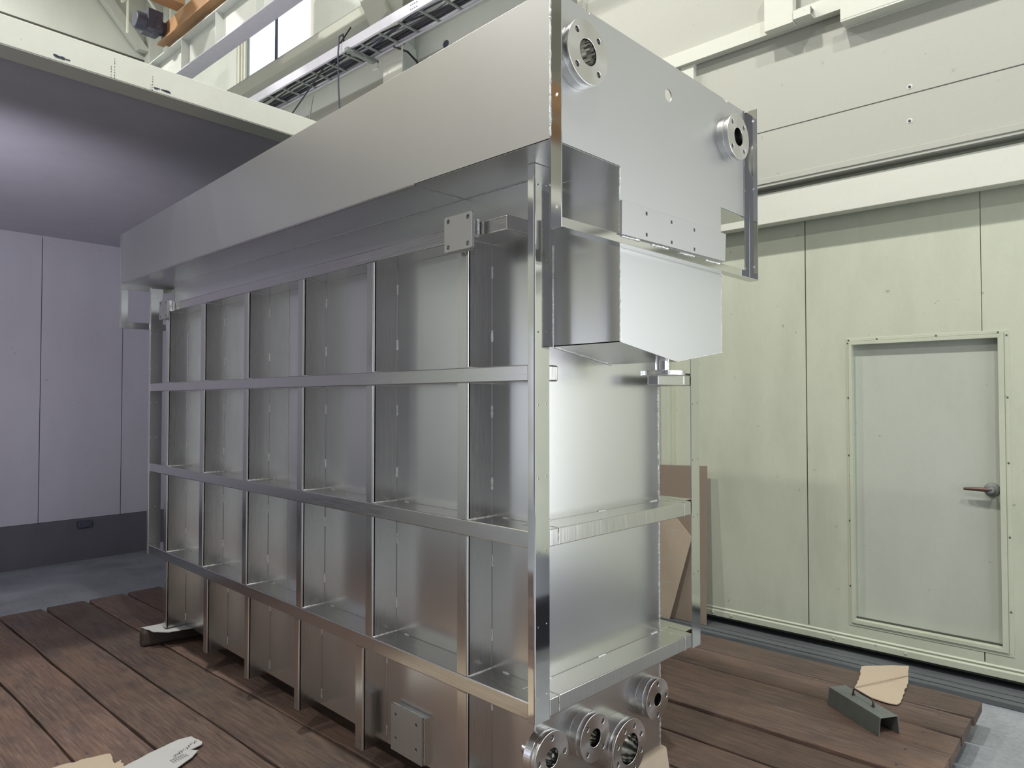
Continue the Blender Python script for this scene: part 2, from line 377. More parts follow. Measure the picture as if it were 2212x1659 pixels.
gr.box(XD+.036, XD+.041, PY0, PY1, PZ0, PZ0+.012); gr.box(XD+.036, XD+.041, PY0, PY0+.006, PZ0, PZ1)
ob('door_seal', gr, M['line'], dr, label='dark grimy strip along the foot and latch edge of the door')
fs = MB()
for y in (PY0-.045, PY1+.026):
    for z in (.5, .95, 1.4, 1.8, 2.18): fs.lathe([(0, .004), (.005, .003), (.006, 0)], (XD-.004, y, z), (-1, 0, 0), 8)
for y in (.62, .95, 1.3, 1.48): fs.lathe([(0, .004), (.005, .003), (.006, 0)], (XD-.004, y, PZ1+.033), (-1, 0, 0), 8)
ob('frame_screw', fs, M['screw'], dr)
hd = MB(); hy, hz = .668, 1.227
hd.lathe([(.0, .018), (.018, .018), (.036, .012), (.043, .004), (.044, 0)], (XD+.04, hy, hz), (-1, 0, 0), 28)
hd.lathe([(.0, .06), (.008, .06), (.0085, .064), (.017, .062), (.019, .05), (.018, .015)], (XD+.04, hy, hz), (-1, 0, 0), 20)
hp = ob('door_handle', hd, M['galv_dark'], dr)
lv = MB(); lv.tube([(XD-.012, hy+.005, hz+.002), (XD-.016, hy+.05, hz+.002), (XD-.014, hy+.10, hz+.001), (XD-.010, hy+.142, hz)], [.014, .0125, .0105, .008], 12)
ob('lever', lv, M['bronze'], hp, label='brown worn lever')
# threshold
S('trim_8', MB().box(4.925, 5.34, -6, 8.8, 0, .035), M['grey_wood'], bev=.004)
S('trim_9', MB().box(4.97, 4.985, -6, 8.8, .035, .043).box(5.06, 5.07, -6, 8.8, .035, .040), M['grey_wood'], bev=.003)
bt = MB()
for y, z in ((1.042, 3.79), (1.045, 3.57)): bt.lathe([(0, .012), (.006, .011), (.008, .003), (.016, .002), (.017, 0)], (4.98, y, z), (-1, 0, 0), 16)
for i, (y, z) in enumerate(((1.042, 3.79), (1.045, 3.57))):
    b_ = MB(); b_.lathe([(.008, .002), (.016, .002), (.018, 0)], (4.98, y, z), (-1, 0, 0), 18)
    r_ = ob('wall_bolt', b_, M['cream'], room=True, label=('small round bolt with washer just above the long wall joint', 'small round bolt with washer below the long wall joint')[i], cat='bolt', group='bolts on the upper right wall')
    ob('bolt_head', MB().lathe([(0, .012), (.006, .011), (.008, .002)], (4.98, y, z), (-1, 0, 0), 12), M['dark_steel'], r_)
# brackets and square tube under the upper wall, right
t = thing('square_tube_bracket', (4.88, 1.72, 4.40), 'cream plate and short square tube fixed under the upper wall beam', 'bracket', room=True)
ob('plate', MB().box(4.83, 4.90, 1.72, 1.92, 4.40, 4.75), M['cream'], t, bev=.002)
tb = MB(); x0, x1, z0, z1 = 4.82, 4.90, 4.41, 4.47
tb = holed([(x0, z0), (x1, z0), (x1, z1), (x0, z1)], [[(x0+.006, z0+.006), (x1-.006, z0+.006), (x1-.006, z1-.006), (x0+.006, z1-.006)]], 'Y', 1.60, 1.715)
ob('square_tube', tb, M['cream'], t)
t = thing('angle_beam', (4.88, 0, 4.3), 'cream steel angle under the upper wall, right of the square tube', 'beam', room=True)
ob('web', MB().box(4.86, 4.87, -3, 1.42, 4.31, 4.40), M['cream'], t); ob('flange', MB().box(4.86, 4.97, -3, 1.42, 4.30, 4.315), M['cream'], t)

# ---- mezzanine over the left: beam, ceiling, far wall
mb_ = thing('mezzanine_beam', (1, 4.26, 3.56), 'long cream steel beam edging the dark ceiling, scuffed', 'beam', room=True)
ob('web', MB().box(-2.6, 4.9, 4.176, 4.19, 3.56, 3.708), M['cream'], mb_, bev=.003)
ob('lower_flange', MB().box(-2.6, 4.9, 4.18, 4.346, 3.556, 3.57), M['cream'], mb_)
def scuffs(cx, n, w):
    s = MB()
    for i in range(n):
        x = cx+random.uniform(-w, w); z = 3.583+random.uniform(-.006, .006); r = random.uniform(.006, .02)
        s.box(x-r, x+r, 4.1745, 4.177, z-.003, z+.004)
    return s
dr_ = MB()
for cx in (1.12, 1.62): dr_.merge(scuffs(cx, 9, .045))
for cx, a, b in ((1.345, 3.562, 3.62), (1.362, 3.562, 3.68), (1.553, 3.562, 3.60), (1.562, 3.562, 3.65)):
    z = a
    while z < b: dr_.box(cx-.0015, cx+.0015, 4.1745, 4.177, z, z+random.uniform(.003, .009)); z += random.uniform(.01, .018)
ob('paint_chips', dr_, M['dark_steel'], mb_, label='chipped and streaked dark marks in the cream paint')
S('ceiling_mezzanine', MB().box(-2.6, 5.02, 4.346, 8.8, 3.57, 3.70), M['haze_wall'])
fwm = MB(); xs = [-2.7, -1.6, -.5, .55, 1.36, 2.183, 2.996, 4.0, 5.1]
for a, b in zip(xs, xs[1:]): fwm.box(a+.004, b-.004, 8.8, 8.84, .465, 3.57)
S('wall_far', fwm, M['haze_wall'])
S('wall_far', MB().box(-2.7, 5.3, 8.84, 8.95, 0, 3.6), M['line'])
S('wall_far', MB().box(-5.7, -2.72, 8.9, 9.0, 0, 5.5), M['hall_wall'])  # unseen pale wall piece added to warm the reflections in the rails
S('baseboard_far', MB().box(-2.7, 5.1, 8.78, 8.84, 0, .462), M['dark_base'])
ob('wall_clamp', MB().box(2.55, 2.69, 8.74, 8.80, .36, .44).box(2.58, 2.66, 8.72, 8.74, .37, .42), M['dark_steel'], room=True, bev=.006, label='small dark box low on the shaded far wall', cat='box')

# ---- wooden deck
DT = .155
deck = thing('wooden_platform', (1.7, 3.5, 0), 'large low deck of dark weathered boards under the steel tank', 'platform', room=True)
edges = [-1.3, -1.0, -.71, -.42, -.13, .16, .455, .75, 1.044, 1.334, 1.632, 1.926, 2.22, 2.515, 2.81, 3.10, 3.395, 3.695, 3.973, 4.25, 4.528]
def board(x0, x1, y0, y1, zt, mat, gap=.007, seed=0):
    """plank with slightly waney edges and a gently uneven top"""
    b = MB(); n = 30; v = []; f = []
    r = random.Random(seed)
    for i in range(n+1):
        t = i/n; y = y0+(y1-y0)*t
        e0 = gap*(.6+1.1*noise.noise((x0*9, y*2.3, seed)))+gap*.3; e1 = gap*(.6+1.1*noise.noise((x1*9, y*2.3, seed+5)))+gap*.3
        ee = .012 if i in (0, n) else 0
        a, c = x0+max(.002, e0)+ee, x1-max(.002, e1)-ee
        dz = .0015*noise.noise((y*1.5, seed, 0))
        v += [(a, y, zt-.05), (a, y, zt-.004+dz), (a+.004, y, zt+dz), (c-.004, y, zt+dz), (c, y, zt-.004+dz), (c, y, zt-.05)]
    for i in range(n):
        for k in range(6):
            f.append((i*6+k, i*6+(k+1) % 6, (i+1)*6+(k+1) % 6, (i+1)*6+k))
    f += [tuple(range(6)), tuple(range(n*6, n*6+6))[::-1]]
    return b.add(v, f)
for i, (a, b) in enumerate(zip(edges, edges[1:])):
    y0 = .655+random.uniform(-.006, .012); y1 = 6.375+random.uniform(-.02, .02)
    zt = DT; mt = WOODS[(i*2) % 3]; gp = .008
    if abs(a-3.395) < .01: zt = DT+.014; mt = M['pale_wood']
    if i == 7: mt = WOODS[1]
    if abs(a-3.973) < .01 or abs(a-3.695) < .01: gp = .004
    if a > 4: y0 = .64
    ob('board', board(a, b, y0, y1, zt, mt, gp, i), mt, deck)
for y in (.80, 2.2, 3.6, 5.0, 6.2): ob('joist', MB().box(-1.25, 4.44, y-.05, y+.05, 0, .1045), M['block_wood'], deck, bev=.004)
nl = MB()
for i, (a, b) in enumerate(zip(edges, edges[1:])):
    for y in (.80, 2.2, 3.6, 5.0, 6.2):
        for x in (a+.06, b-.06): nl.lathe([(0, .0012), (.006, .001), (.007, -.001)], (x, y+random.uniform(-.02, .02), DT+(.014 if abs(a-3.395) < .01 else 0)+.0005), (0, 0, 1), 8)
nh = ob('nail_heads', nl, M['dark_steel'], deck); nh['kind'] = 'stuff'

# ================================================================== the steel tank (own frame)
XR, XB, XB2, XF = 1.70, 1.825, 2.632, 2.768
XO, XO2, XS1, XS2, XM = 1.573, 2.889, 1.93, 2.637, 2.283
YE, YB, YO, YOf = 1.556, 1.677, 1.377, 1.335
YR1, YB1, YO1 = 5.245, 5.13, 5.432
ZB, ZS, ZM, ZF = .275, 1.977, 1.925, 2.298
RAILS = [(2.373, 2.426), (1.844, 1.900), (1.286, 1.344), (.719, .778)]
def zu(y): return 2.572+.0106*(y-1.377)
def zt(y): return 3.040-.018*(y-1.377)
T = thing('steel_tank', (2.23, 3.4, ZB), 'long ribbed stainless steel tank with overhanging upper trough and flanged ports', 'tank')
TH = .004
# lower body, a hollow shell
sh = MB()
for x0, x1 in ((XB, XB+TH), (XB2-TH, XB2)):
    sh.hexa([(x0, YB, ZB), (x1, YB, ZB), (x1, YB1, ZB), (x0, YB1, ZB)], [(x0, YB, zu(YB)), (x1, YB, zu(YB)), (x1, YB1, zu(YB1)), (x0, YB1, zu(YB1))])
sh.box(XB+TH, XB2-TH, YB+TH, YB1, ZB, ZB+TH); sh.box(XB, XB2, YB1-TH, YB1, ZB, 2.57)
ob('side_shell', sh, M['sheet'], T)
G = [(1.853, .532, .090, .033, 4, 0, .058), (2.096, .518, .088, .033, 4, 45, .060), (2.290, .416, .112, .058, 8, 22.5, .080), (2.525, .529, .084, .026, 4, 0, .058)]
ep = holed([(XB, ZB), (XB2, ZB), (XB2, 2.57), (XB, 2.57)], [circ(g[0], g[1], g[3]) for g in G], 'Y', YB, YB+TH)
ob('end_plate', ep, M['sheet'], T)
# upper trough
ob_ = MB()
def wall_x(m, x0, x1):
    m.hexa([(x0, YO+TH, zu(YO)), (x1, YO+TH, zu(YO)), (x1, YO1, zu(YO1)), (x0, YO1, zu(YO1))], [(x0, YO+TH, zt(YO)), (x1, YO+TH, zt(YO)), (x1, YO1, zt(YO1)), (x0, YO1, zt(YO1))])
wl = MB(); wall_x(wl, XO, XO+TH); ob('trough_side', wl, M['box'], T, bev=.001)
wl = MB(); wall_x(wl, XO2-TH, XO2); ob('trough_side', wl, M['box'], T, bev=.001)
un = MB()
def under(m, x0, x1, y0, y1):
    m.hexa([(x0, y0, zu(y0)), (x1, y0, zu(y0)), (x1, y1, zu(y1)), (x0, y1, zu(y1))], [(x0, y0, zu(y0)+TH), (x1, y0, zu(y0)+TH), (x1, y1, zu(y1)+TH), (x0, y1, zu(y1)+TH)])
under(un, XO, XB, YB, YB1); under(un, XB2, XO2, YB, YB1)
for y0, y1 in ((YO, YB), (YB1, YO1)): under(un, XO, XS1, y0, y1); under(un, XS2, XO2, y0, y1)
ob('trough_floor', un, M['sheet'], T)
def tee(mirror=False):
    z1 = 3.04 if not mirror else zt(YO1)
    return [(XO, 2.574), (XS1, 2.574), (XS1, ZS), (XM, ZM), (XS2, ZS), (XS2, 2.574), (XO2, 2.574), (XO2, z1), (2.70, z1), (2.695, z1-.007), (2.68, z1-.007), (2.66, z1), (1.77, z1), (1.765, z1-.008), (1.745, z1-.008), (1.735, z1), (XO, z1)]
FL = [(1.692, 2.863, .100, .041, 4, 45, .052), (2.695, 2.872, .094, .037, 4, 45, .052)]
def hole_list(fl): return [circ(g[0], g[1], g[3]) for g in fl]
near = holed(tee(), hole_list(FL)+[circ(2.239, 2.917, .0235)], 'Y', YO, YO+TH)
ob('trough_end_plate', near, M['box'], T)
far = holed(tee(True), [], 'Y', YO1-TH, YO1); ob('trough_end_plate', far, M['box'], T)
# hoppers at both ends
for y0, y1 in ((YO+TH, YB), (YB1, YO1-TH)):
    hp_ = MB()
    hp_.box(XS1, XS1+TH, y0, y1, ZS, 2.574); hp_.box(XS2-TH, XS2, y0, y1, ZS, 2.574)
    for xa, xb in ((XS1, XM), (XM, XS2)):
        za, zb_ = (ZS, ZM) if xa == XS1 else (ZM, ZS)
        hp_.hexa([(xa, y0, za), (xb, y0, zb_), (xb, y1, zb_), (xa, y1, za)], [(xa, y0, za+TH), (xb, y0, zb_+TH), (xb, y1, zb_+TH), (xa, y1, za+TH)])
    ob('hopper', hp_, M['sheet'], T)
# weld seams of the trough and hopper
wb = MB()
wb.bead((XO, YO+.001, 2.58), (XO, YO+.001, 3.035), .004); wb.bead((XS1, YO+.001, ZS), (XS1, YO+.001, 2.57), .0025)
wb.bead((XS1, YB, ZS), (XS1, YB, 2.35), .003); wb.bead((XS1+.005, YB-.001, ZS-.002), (XM, YB-.001, ZM-.002), .003)
wb.bead((XM, YO, ZM), (XS2, YO, ZS), .002); wb.bead((XS2, YO, ZS), (XS2, YO, 2.3), .0015); wb.bead((XB2, YB, ZB), (XB2, YB, 1.84), .003)
wb.bead((XB, YB-.001, ZB), (XB, YB-.001, .73), .003)
each('weld_seam', wb, M['weld'], T)
# long rails, both sides
for side in (0, 1):
    xo, xi, xm = (XR, XB, XR+.069) if side == 0 else (XF, XB2, XF-.069)
    for i, (z0, z1) in enumerate(RAILS):
        if i == 0: m = MB().box(min(xo, xi), max(xo, xi), 1.688, 5.05, z0, z1)
        else: m = MB().prism([(xo, YE+.033), (xm, YE+.033), (xm, YB), (xi, YB), (xi, YR1-.005), (xo, YR1-.005)], 'Z', z0, z1)
        ob('horizontal_rail', m, M['brushed_long'], T, bev=.004, seg=3)
# end rails
for z0, z1 in RAILS[2:]:
    ob('end_rail', MB().box(XR+.118, XB2+.005, YE, YB-.0005, z0, z1), M['brushed'], T, bev=.0025)
    for x0, x1 in ((XR+.0705, XR+.1165), (XB2+.0065, XF-.0735)): ob('rail_end_piece', MB().box(x0, x1, YE, YB-.0005, z0, z1), M['brushed'], T, bev=.0025)
    ob('rail_end_piece', MB().box(XB+.001, XB2-.001, YB1+.001, YR1-.005, z0, z1), M['brushed'], T, bev=.0025)
    jb = MB(); jb.bead((XR+.1172, YE-.0005, z0+.003), (XR+.1172, YE-.0005, z1), .0012); jb.bead((XB2+.0058, YE-.0005, z0), (XB2+.0058, YE-.0005, z1), .0012)
    jb.bead((XR+.1172, YE, z1), (XB, YB, z1), .0012); jb.bead((XB2+.0058, YE, z1), (XB2, YB, z1), .0012)
    for x in (1.86, 2.19, 2.56): jb.bead((x, YB-.002, z1+.001), (x+.05, YB-.002, z1+.001), .003)
    each('weld_bead', jb, M['weld'], T)
z0, z1 = RAILS[1]
ob('rail_stub', MB().box(XR+.0705, 1.816, YE, YB, z0, z1), M['brushed'], T, bev=.006)
ob('rail_stub', MB().box(2.44, 2.634, YE, YE+.05, z0, z1-.012), M['sheet'], T, bev=.002)
ob('rail_stub', MB().box(2.640, 2.693, YE, YB, z0, z1-.012), M['brushed'], T, bev=.004)
# ribs
def rib(c, z0, z1, fl, lower=False, side=0):
    m = MB()
    sgn = 1
    xa, xb = (XR, XB) if side == 0 else (XF, XB2)
    s = 1 if side == 0 else -1
    m.box(min(xa+s*.006, xb-s*.002), max(xa+s*.006, xb-s*.002), c, c+.003, z0, z1)
    # rounded corner into the flange lip
    prof = []
    R = .007
    for k in range(6):
        a = math.pi/2*k/5
        prof.append((xa+s*(R-R*math.sin(a)), c+R-R*math.cos(a)))
    outer = [(xa+s*.012, c)]+prof+[(xa, c+fl)]
    inner = [(p[0]+s*.003, p[1]+.003) for p in outer]
    m.prism(outer+inner[::-1], 'Z', z0, z1)
    return m
UP = [(1.893, .055), (2.493, .050), (3.087, .052), (3.688, .050), (4.279, .052), (4.873, .05)]
LO = [(1.894, .052), (2.561, .055), (3.110, .042), (3.655, .042), (4.200, .05), (4.858, .05)]
G_ = .0015
rows = [(1.900, 2.373), (1.344, 1.844), (.778, 1.286)]
for side in (0, 1):
    for z0, z1 in rows:
        for c, fl in UP:
            r = ob('vertical_rib', rib(c, z0+G_, z1-G_, fl, side=side), M['brushed'], T)
            if side == 0:
                w = MB()
                for zz in (z0+.10, z1-.13): w.bead((XB, c-.001, zz), (XB, c-.001, zz+.045), .0035)
                w.bead((XR+.006, c, z0+.001), (XB, c, z0+.001), .0025)
                w.bead((XB-.001, c-.09, z0+.001), (XB-.001, c-.06, z0+.001), .0025)
                each('weld_bead', w, M['weld'], r)
    for c, fl in LO:
        r = ob('vertical_rib', rib(c, ZB+.006, .719-G_, fl, side=side), M['brushed'], T)
        if side == 0:
            w = MB()
            for zz in (ZB+.03, .719-.10): w.bead((XB, c-.001, zz), (XB, c-.001, zz+.045), .003)
            each('weld_bead', w, M['weld'], r)
# long fine seams under the trough
sm = MB(); sm.tube([(XB-.001, y, zu(y)-.001) for y in (YB+.02, 2.5, 3.5, 4.5, YB1)], .0016, 6)
ob('weld_seam', sm, M['weld'], T)
hm_ = MB(); hm_.hexa([(XO-.0015, 2.05, zu(2.05)-.003), (XO+.012, 2.05, zu(2.05)-.003), (XO+.012, YO1, zu(YO1)-.003), (XO-.0015, YO1, zu(YO1)-.003)], [(XO-.0015, 2.05, zu(2.05)+.003), (XO+.012, 2.05, zu(2.05)-.0002), (XO+.012, YO1, zu(YO1)-.0002), (XO-.0015, YO1, zu(YO1)+.003)])
ob('hem', hm_, M['brushed_long'], T, bev=.001)
# faint sheet joints on the side
sj = MB()
for y, a, b in ((3.465, .8, 2.37), (3.465, 2.43, 2.6)): sj.box(XB-.0008, XB, y, y+.0025, a, b)
sj.box(XO, XO+.25, 2.05, 2.0535, zu(2.05)-.001, zu(2.05))
ob('sheet_joint', sj, M['plate'], T)
# corner posts: front face plate with rivet holes + wrapped outer lip
HZ = [2.504, 2.251, 2.008, 1.764, 1.520, 1.276, 1.030, .798]
def post(x0, x1, ypl, ydir, out_left):
    xs_ = (x0+.016, x0+.056)
    holes = []
    for z in HZ: holes += [circ(xs_[0], z, .0035, 10), circ(xs_[1], z+.004, .0035, 10)]
    y0, y1 = sorted((ypl, ypl+ydir*.003))
    m = holed([(x0+.004, .713), (x1-.001, .713), (x1-.001, 2.572), (x0+.004, 2.572)], holes, 'Y', y0, y1)
    xc, s = (x0, 1) if out_left else (x1, -1)
    R = .007; pr = []
    for k in range(7):
        a = math.pi/2*k/6; pr.append((xc+s*(R-R*math.sin(a)), ypl+ydir*(R-R*math.cos(a))))
    pr = pr+[(xc, ypl+ydir*.032)]
    inn = [(p[0]+s*.003, p[1]+ydir*.003) for p in pr]
    m.prism(pr+inn[::-1], 'Z', .713, 2.572)
    return m
ob('corner_post', post(1.697, 1.770, YE, 1, True), M['mirror'], T)
ob('corner_post', post(2.695, 2.768, YE, 1, False), M['mirror'], T)
ob('corner_post', post(1.697, 1.790, YR1, -1, True), M['sheet'], T)
ob('corner_post', post(2.695, 2.768, YR1, -1, False), M['sheet'], T)
# U-shaped angle frames on both trough ends
def uframe(y, d, top):
    m = MB(); t = .004; wd = .045
    yf = y+d*.042
    a, b = sorted((y, yf)); c, e = sorted((y, y+d*t))
    m.box(XO, XO+t, a, b, ZF, top); m.box(XO2-t, XO2, a, b, ZF, top+.01); m.box(XO+t, XO2-t, a, b, ZF, ZF+t)
    m.box(XO+t, XO+wd, c, e, ZF+wd, 2.572); m.box(XO2-wd, XO2-t, c, e, ZF+wd, top); m.box(XO+t, XO2-t, c, e, ZF+t, ZF+wd)
    return m
uf = ob('angle_frame', uframe(YO-.0005, -1, 3.04), M['mirror'], T, bev=.0008)
ob('angle_frame', uframe(YO1+.0005, 1, 2.97), M['sheet'], T, bev=.0008)
bh = MB()
for z in (2.36, 2.70, 3.0): bh.lathe([(.0, .0004), (.0055, .0004)], (XO-.0003, YOf+.016, z), (-1, 0, 0), 12)
for z in (2.36, 2.70, 3.0): bh.lathe([(.0, .0004), (.0055, .0004)], (XO2-.0043, YOf+.016, z), (-1, 0, 0), 12)
ob('bolt_hole', bh, M['weld'], uf)
# perforated hinge strip on the hopper front
st = holed([(1.918, 2.340), (2.640, 2.350), (2.650, 2.465), (1.920, 2.456)], [[(x-.006, z-.006), (x+.006, z-.006), (x+.006, z+.006), (x-.006, z+.006)] for x in (2.067, 2.231, 2.395) for z in (2.362, 2.437)], 'Y', YO-.016, YO-.006, .0008)
sp_ = ob('perforated_strip', st, M['plate'], T, label='flat steel strip with six small square holes')
w = MB()
for x in (1.93, 2.11, 2.30, 2.50): w.bead((x, YO-.004, 2.336), (x+.11, YO-.004, 2.338), .005)
each('weld_bead', w, M['weld'], sp_)
ob('strip_backing', MB().box(1.925, 2.63, YO-.006, YO, 2.345, 2.455), M['sheet'], sp_)
# flanges
def flange(g, ypl, name='pipe_flange', lab=None, n=48):
    cx, cz, R, bore, nb, ang, thick = g
    hr = .0095 if R < .11 else .010
    bc = R*.755
    hs = [circ(cx, cz, bore, n)]+[circ(cx+bc*math.cos(math.radians(ang+360*k/nb)), cz+bc*math.sin(math.radians(ang+360*k/nb)), hr, 16) for k in range(nb)]
    yf = ypl-thick
    p = ob(name, holed(circ(cx, cz, R, 64), hs, 'Y', yf, yf+.024, .0012), M['machined'], T, label=lab)
    for f in p.data.polygons:
        nrm = f.normal
        if abs(nrm.y) < .3: f.use_smooth = True
    ob('backing_ring', holed(circ(cx, cz, R*.985, 64), [circ(cx, cz, bore, n)], 'Y', yf+.025, ypl, .001), M['machined'], p)
    ob('pipe_bore', MB().lathe([(bore, 0), (bore-.0006, .004), (bore-.001, thick+.06)], (cx, yf, cz), (0, 1, 0), 48), M['mirror'], p)
    w = MB()
    for a in (200, 80, 330):
        pts = [(cx+R*.99*math.cos(math.radians(a+i*3)), yf+.0245, cz+R*.99*math.sin(math.radians(a+i*3))) for i in range(6)]
        w.tube(pts, .002, 5)
    each('weld_bead', w, M['weld'], p)
flange(FL[0], YO); flange(FL[1], YO)
for g, a in zip(G, (0, 45, 22.5, 0)): flange(g, YB, lab='large eight-bolt flange with wide shiny bore' if g[4] == 8 else None)
# drain flange under the hopper
def drain(yc):
    zc = 1.883
    hs = [circ(XM, yc, .028, 32)]+[circ(XM+.062*math.cos(a), yc+.062*math.sin(a), .008, 14) for a in (.785, 2.356, 3.927, 5.498)]
    p = ob('drain_flange', holed(circ(XM, yc, .083, 56), hs, 'Z', zc-.009, zc+.009, .0012), M['machined'], T, label='horizontal round flange on a short pipe')
    ob('pipe', MB().lathe([(.028, .0), (.028, .055), (.025, .055), (.025, 0)], (XM, yc, zc), (0, 0, 1), 36), M['mirror'], p)
drain(1.435+.0); drain(5.28)
# mounting plates on the top rail
def mount(y0, y1, z0, z1):
    hs = [circ(y, z, .0085, 18) for y in (y0+.022, y1-.022) for z in (z0+.018, z1-.018)]
    p = ob('mounting_plate', holed([(y0+.004, z0), (y1-.004, z0), (y1, z0+.004), (y1, z1-.004), (y1-.004, z1), (y0+.004, z1), (y0, z1-.004), (y0, z0+.004)], hs, 'X', 1.650, 1.664, .0012), M['plate'], T, label='square plate with four bolt holes on the top rail')
    ob('spacer_block', MB().box(1.6645, XR, y0+.015, y1-.002, 2.368, 2.435), M['machined'], p)
    w = MB(); w.bead((1.69, y0+.010, 2.375), (1.69, y0+.010, 2.43), .006); w.bead((1.675, y0+.02, z0+.0), (1.675, y1-.02, z0), .003)
    each('weld_bead', w, M['weld'], p)
mount(1.817, 1.968, 2.323, 2.454); mount(4.762, 4.905, 2.316, 2.441)
# doubler plate at the foot of the side
hs = [circ(y, z, .007, 16) for y in (2.455, 2.314) for z in (.338, .439)]
p = ob('foot_plate', holed([(2.275, .283), (2.489, .283), (2.489, .478), (2.275, .478)], hs, 'X', 1.795, 1.805, .001), M['plate'], T, label='thick square plate with four holes near the foot')
ob('backing_plate', MB().box(1.808, 1.825, 2.268, 2.475, .283, .474), M['sheet'], p)
w = MB(); w.bead((1.806, 2.28, .477), (1.806, 2.485, .477), .003); w.bead((1.806, 2.272, .29), (1.806, 2.272, .477), .0025)
each('weld_bead', w, M['weld'], p)
# small lug by the near corner
lg = ob('lug', MB().box(1.76, XB, 1.70, 1.78, .352, .358), M['plate'], T)
each('weld_bead', MB().bead((XB-.002, 1.70, .361), (XB-.002, 1.78, .361), .005), M['weld'], lg)

# ================================================================== bearers and cardboard
b = MB().box(0, 1.25, 0, .10, 0, .108)
R_ = Matrix.Translation((1.585, 4.95, DT+.001)) @ Matrix.Rotation(-.12, 4, 'Z')
b.v = [R_ @ p for p in b.v]
ob('wooden_bearer', b, M['block_wood'], bev=.022, seg=3, label='dark worn timber block under the far end of the tank', cat='timber block')
def sheet(pts, z, t, curl=0, base=None, room=False):
    """irregular flat cardboard piece following its outline, slightly curled"""
    m = MB(); n = len(pts); cx = sum(p[0] for p in pts)/n; cy = sum(p[1] for p in pts)/n
    rings = [1, .6, .25]; v = []; f = []
    for layer in (0, t):
        for k, s in enumerate(rings):
            for x, y in pts:
                px, py = cx+(x-cx)*s, cy+(y-cy)*s
                v.append((px, py, z+layer+curl*(s**2)*(.5+.8*noise.noise((px*6, py*6, 3)))))
        v.append((cx, cy, z+layer))
    L = n*len(rings)+1
    for l in (0, 1):
        o = l*L
        for k in range(len(rings)-1):
            for i in range(n): f.append((o+k*n+i, o+k*n+(i+1) % n, o+(k+1)*n+(i+1) % n, o+(k+1)*n+i))
        for i in range(n): f.append((o+(len(rings)-1)*n+i, o+(len(rings)-1)*n+(i+1) % n, o+L-1))
    for i in range(n): f.append((i, (i+1) % n, L+(i+1) % n, L+i))
    return m.add(v, f)
def ragged(pts, amp=.006, step=.02):
    out = []
    for (a, b), (c, d) in zip(pts, pts[1:]+pts[:1]):
        L = math.hypot(c-a, d-b); n = max(1, int(L/step))
        for i in range(n):
            t = i/n; out.append((a+(c-a)*t+random.uniform(-amp, amp)*(i > 0), b+(d-b)*t+random.uniform(-amp, amp)*(i > 0)))
    return out
ob('cardboard_pad', sheet(ragged([(1.60, 5.02), (1.63, 4.87), (1.70, 4.80), (2.02, 4.74), (2.10, 4.95), (1.8, 5.01)], .003), .2655, .004, .003), M['card_white'], label='pale cardboard pad pinched between tank and far timber block', cat='cardboard')
ob('wooden_bearer', MB().box(1.9, 2.60, 1.70, 1.80, DT+.001, .266), M['block_wood'], bev=.008, label='timber block under the near end of the tank', cat='timber block')
pad = MB(); pad.box(2.02, 2.655, 1.665, 1.86, .2665, .2745); pad.hexa([(2.30, 1.655, .158), (2.665, 1.648, .158), (2.665, 1.655, .158), (2.30, 1.662, .158)], [(2.30, 1.661, .272), (2.655, 1.661, .272), (2.655, 1.665, .272), (2.30, 1.665, .272)])
ob('cardboard_pad', pad, M['card'], label='tan cardboard folded over the block under the near tank corner', cat='cardboard')
# pieces lying on the deck
t = ob('cardboard_piece', sheet(ragged([(4.587, 1.263), (4.747, 1.127), (4.791, 1.052), (4.494, .992), (4.205, .962), (4.144, .968), (4.133, 1.006), (4.143, 1.081), (4.189, 1.191), (4.241, 1.202), (4.434, 1.23)], .004, .03), DT+.003, .004, .006), M['card'], room=True, label='tan torn cardboard piece on the right end of the deck beside the metal channel', cat='cardboard')
cp = MB(); cp.hexa([(4.225, 1.195, DT+.0145), (4.60, 1.02, DT+.0135), (4.60, 1.016, DT+.0135), (4.225, 1.191, DT+.0145)], [(4.225, 1.195, DT+.0165), (4.60, 1.02, DT+.0155), (4.60, 1.016, DT+.0155), (4.225, 1.191, DT+.0165)])
ob('crease', cp, M['card_brown'], t)
ob('cardboard_piece', sheet(ragged([(.70, 3.42), (.943, 3.579), (1.02, 3.569), (1.17, 3.519), (1.153, 3.41), (1.184, 3.423), (1.165, 3.33), (1.05, 2.9), (.98, 2.45), (.45, 2.35), (.42, 2.9)], .008, .02), DT+.003, .004, .004), M['card'], room=True, label='tan ragged cardboard at the lower left edge of the photo', cat='cardboard')
wpts = [(1.165, 3.337), (1.281, 3.377), (1.427, 3.407), (1.482, 3.394), (1.494, 3.30), (1.481, 3.281), (1.422, 3.269), (1.446, 3.236), (1.40, 3.194), (1.323, 3.156), (1.12, 3.05), (1.0, 3.2)]
wp = ob('cardboard_piece', sheet(ragged(wpts, .002, .03), DT+.010, .004, .003), M['card_white'], room=True, label='white torn cardboard strip with dark print lying over the deck boards', cat='cardboard')
pr = MB()
def stroke(x, y, dx, dy, w=.0016):
    z = DT+.0185
    L = math.hypot(dx, dy); nx, ny = -dy/L*w/2, dx/L*w/2
    pr.hexa([(x+nx, y+ny, z), (x-nx, y-ny, z), (x+dx-nx, y+dy-ny, z), (x+dx+nx, y+dy+ny, z)], [(x+nx, y+ny, z+.0006), (x-nx, y-ny, z+.0006), (x+dx-nx, y+dy-ny, z+.0006), (x+dx+nx, y+dy+ny, z+.0006)])
for k in range(34):
    t_ = k/33; x = 1.345+.125*t_; y = 3.245+.075*t_
    stroke(x+random.uniform(-.006, .006), y+random.uniform(-.008, .008), random.uniform(-.006, .008), random.uniform(.004, .014))
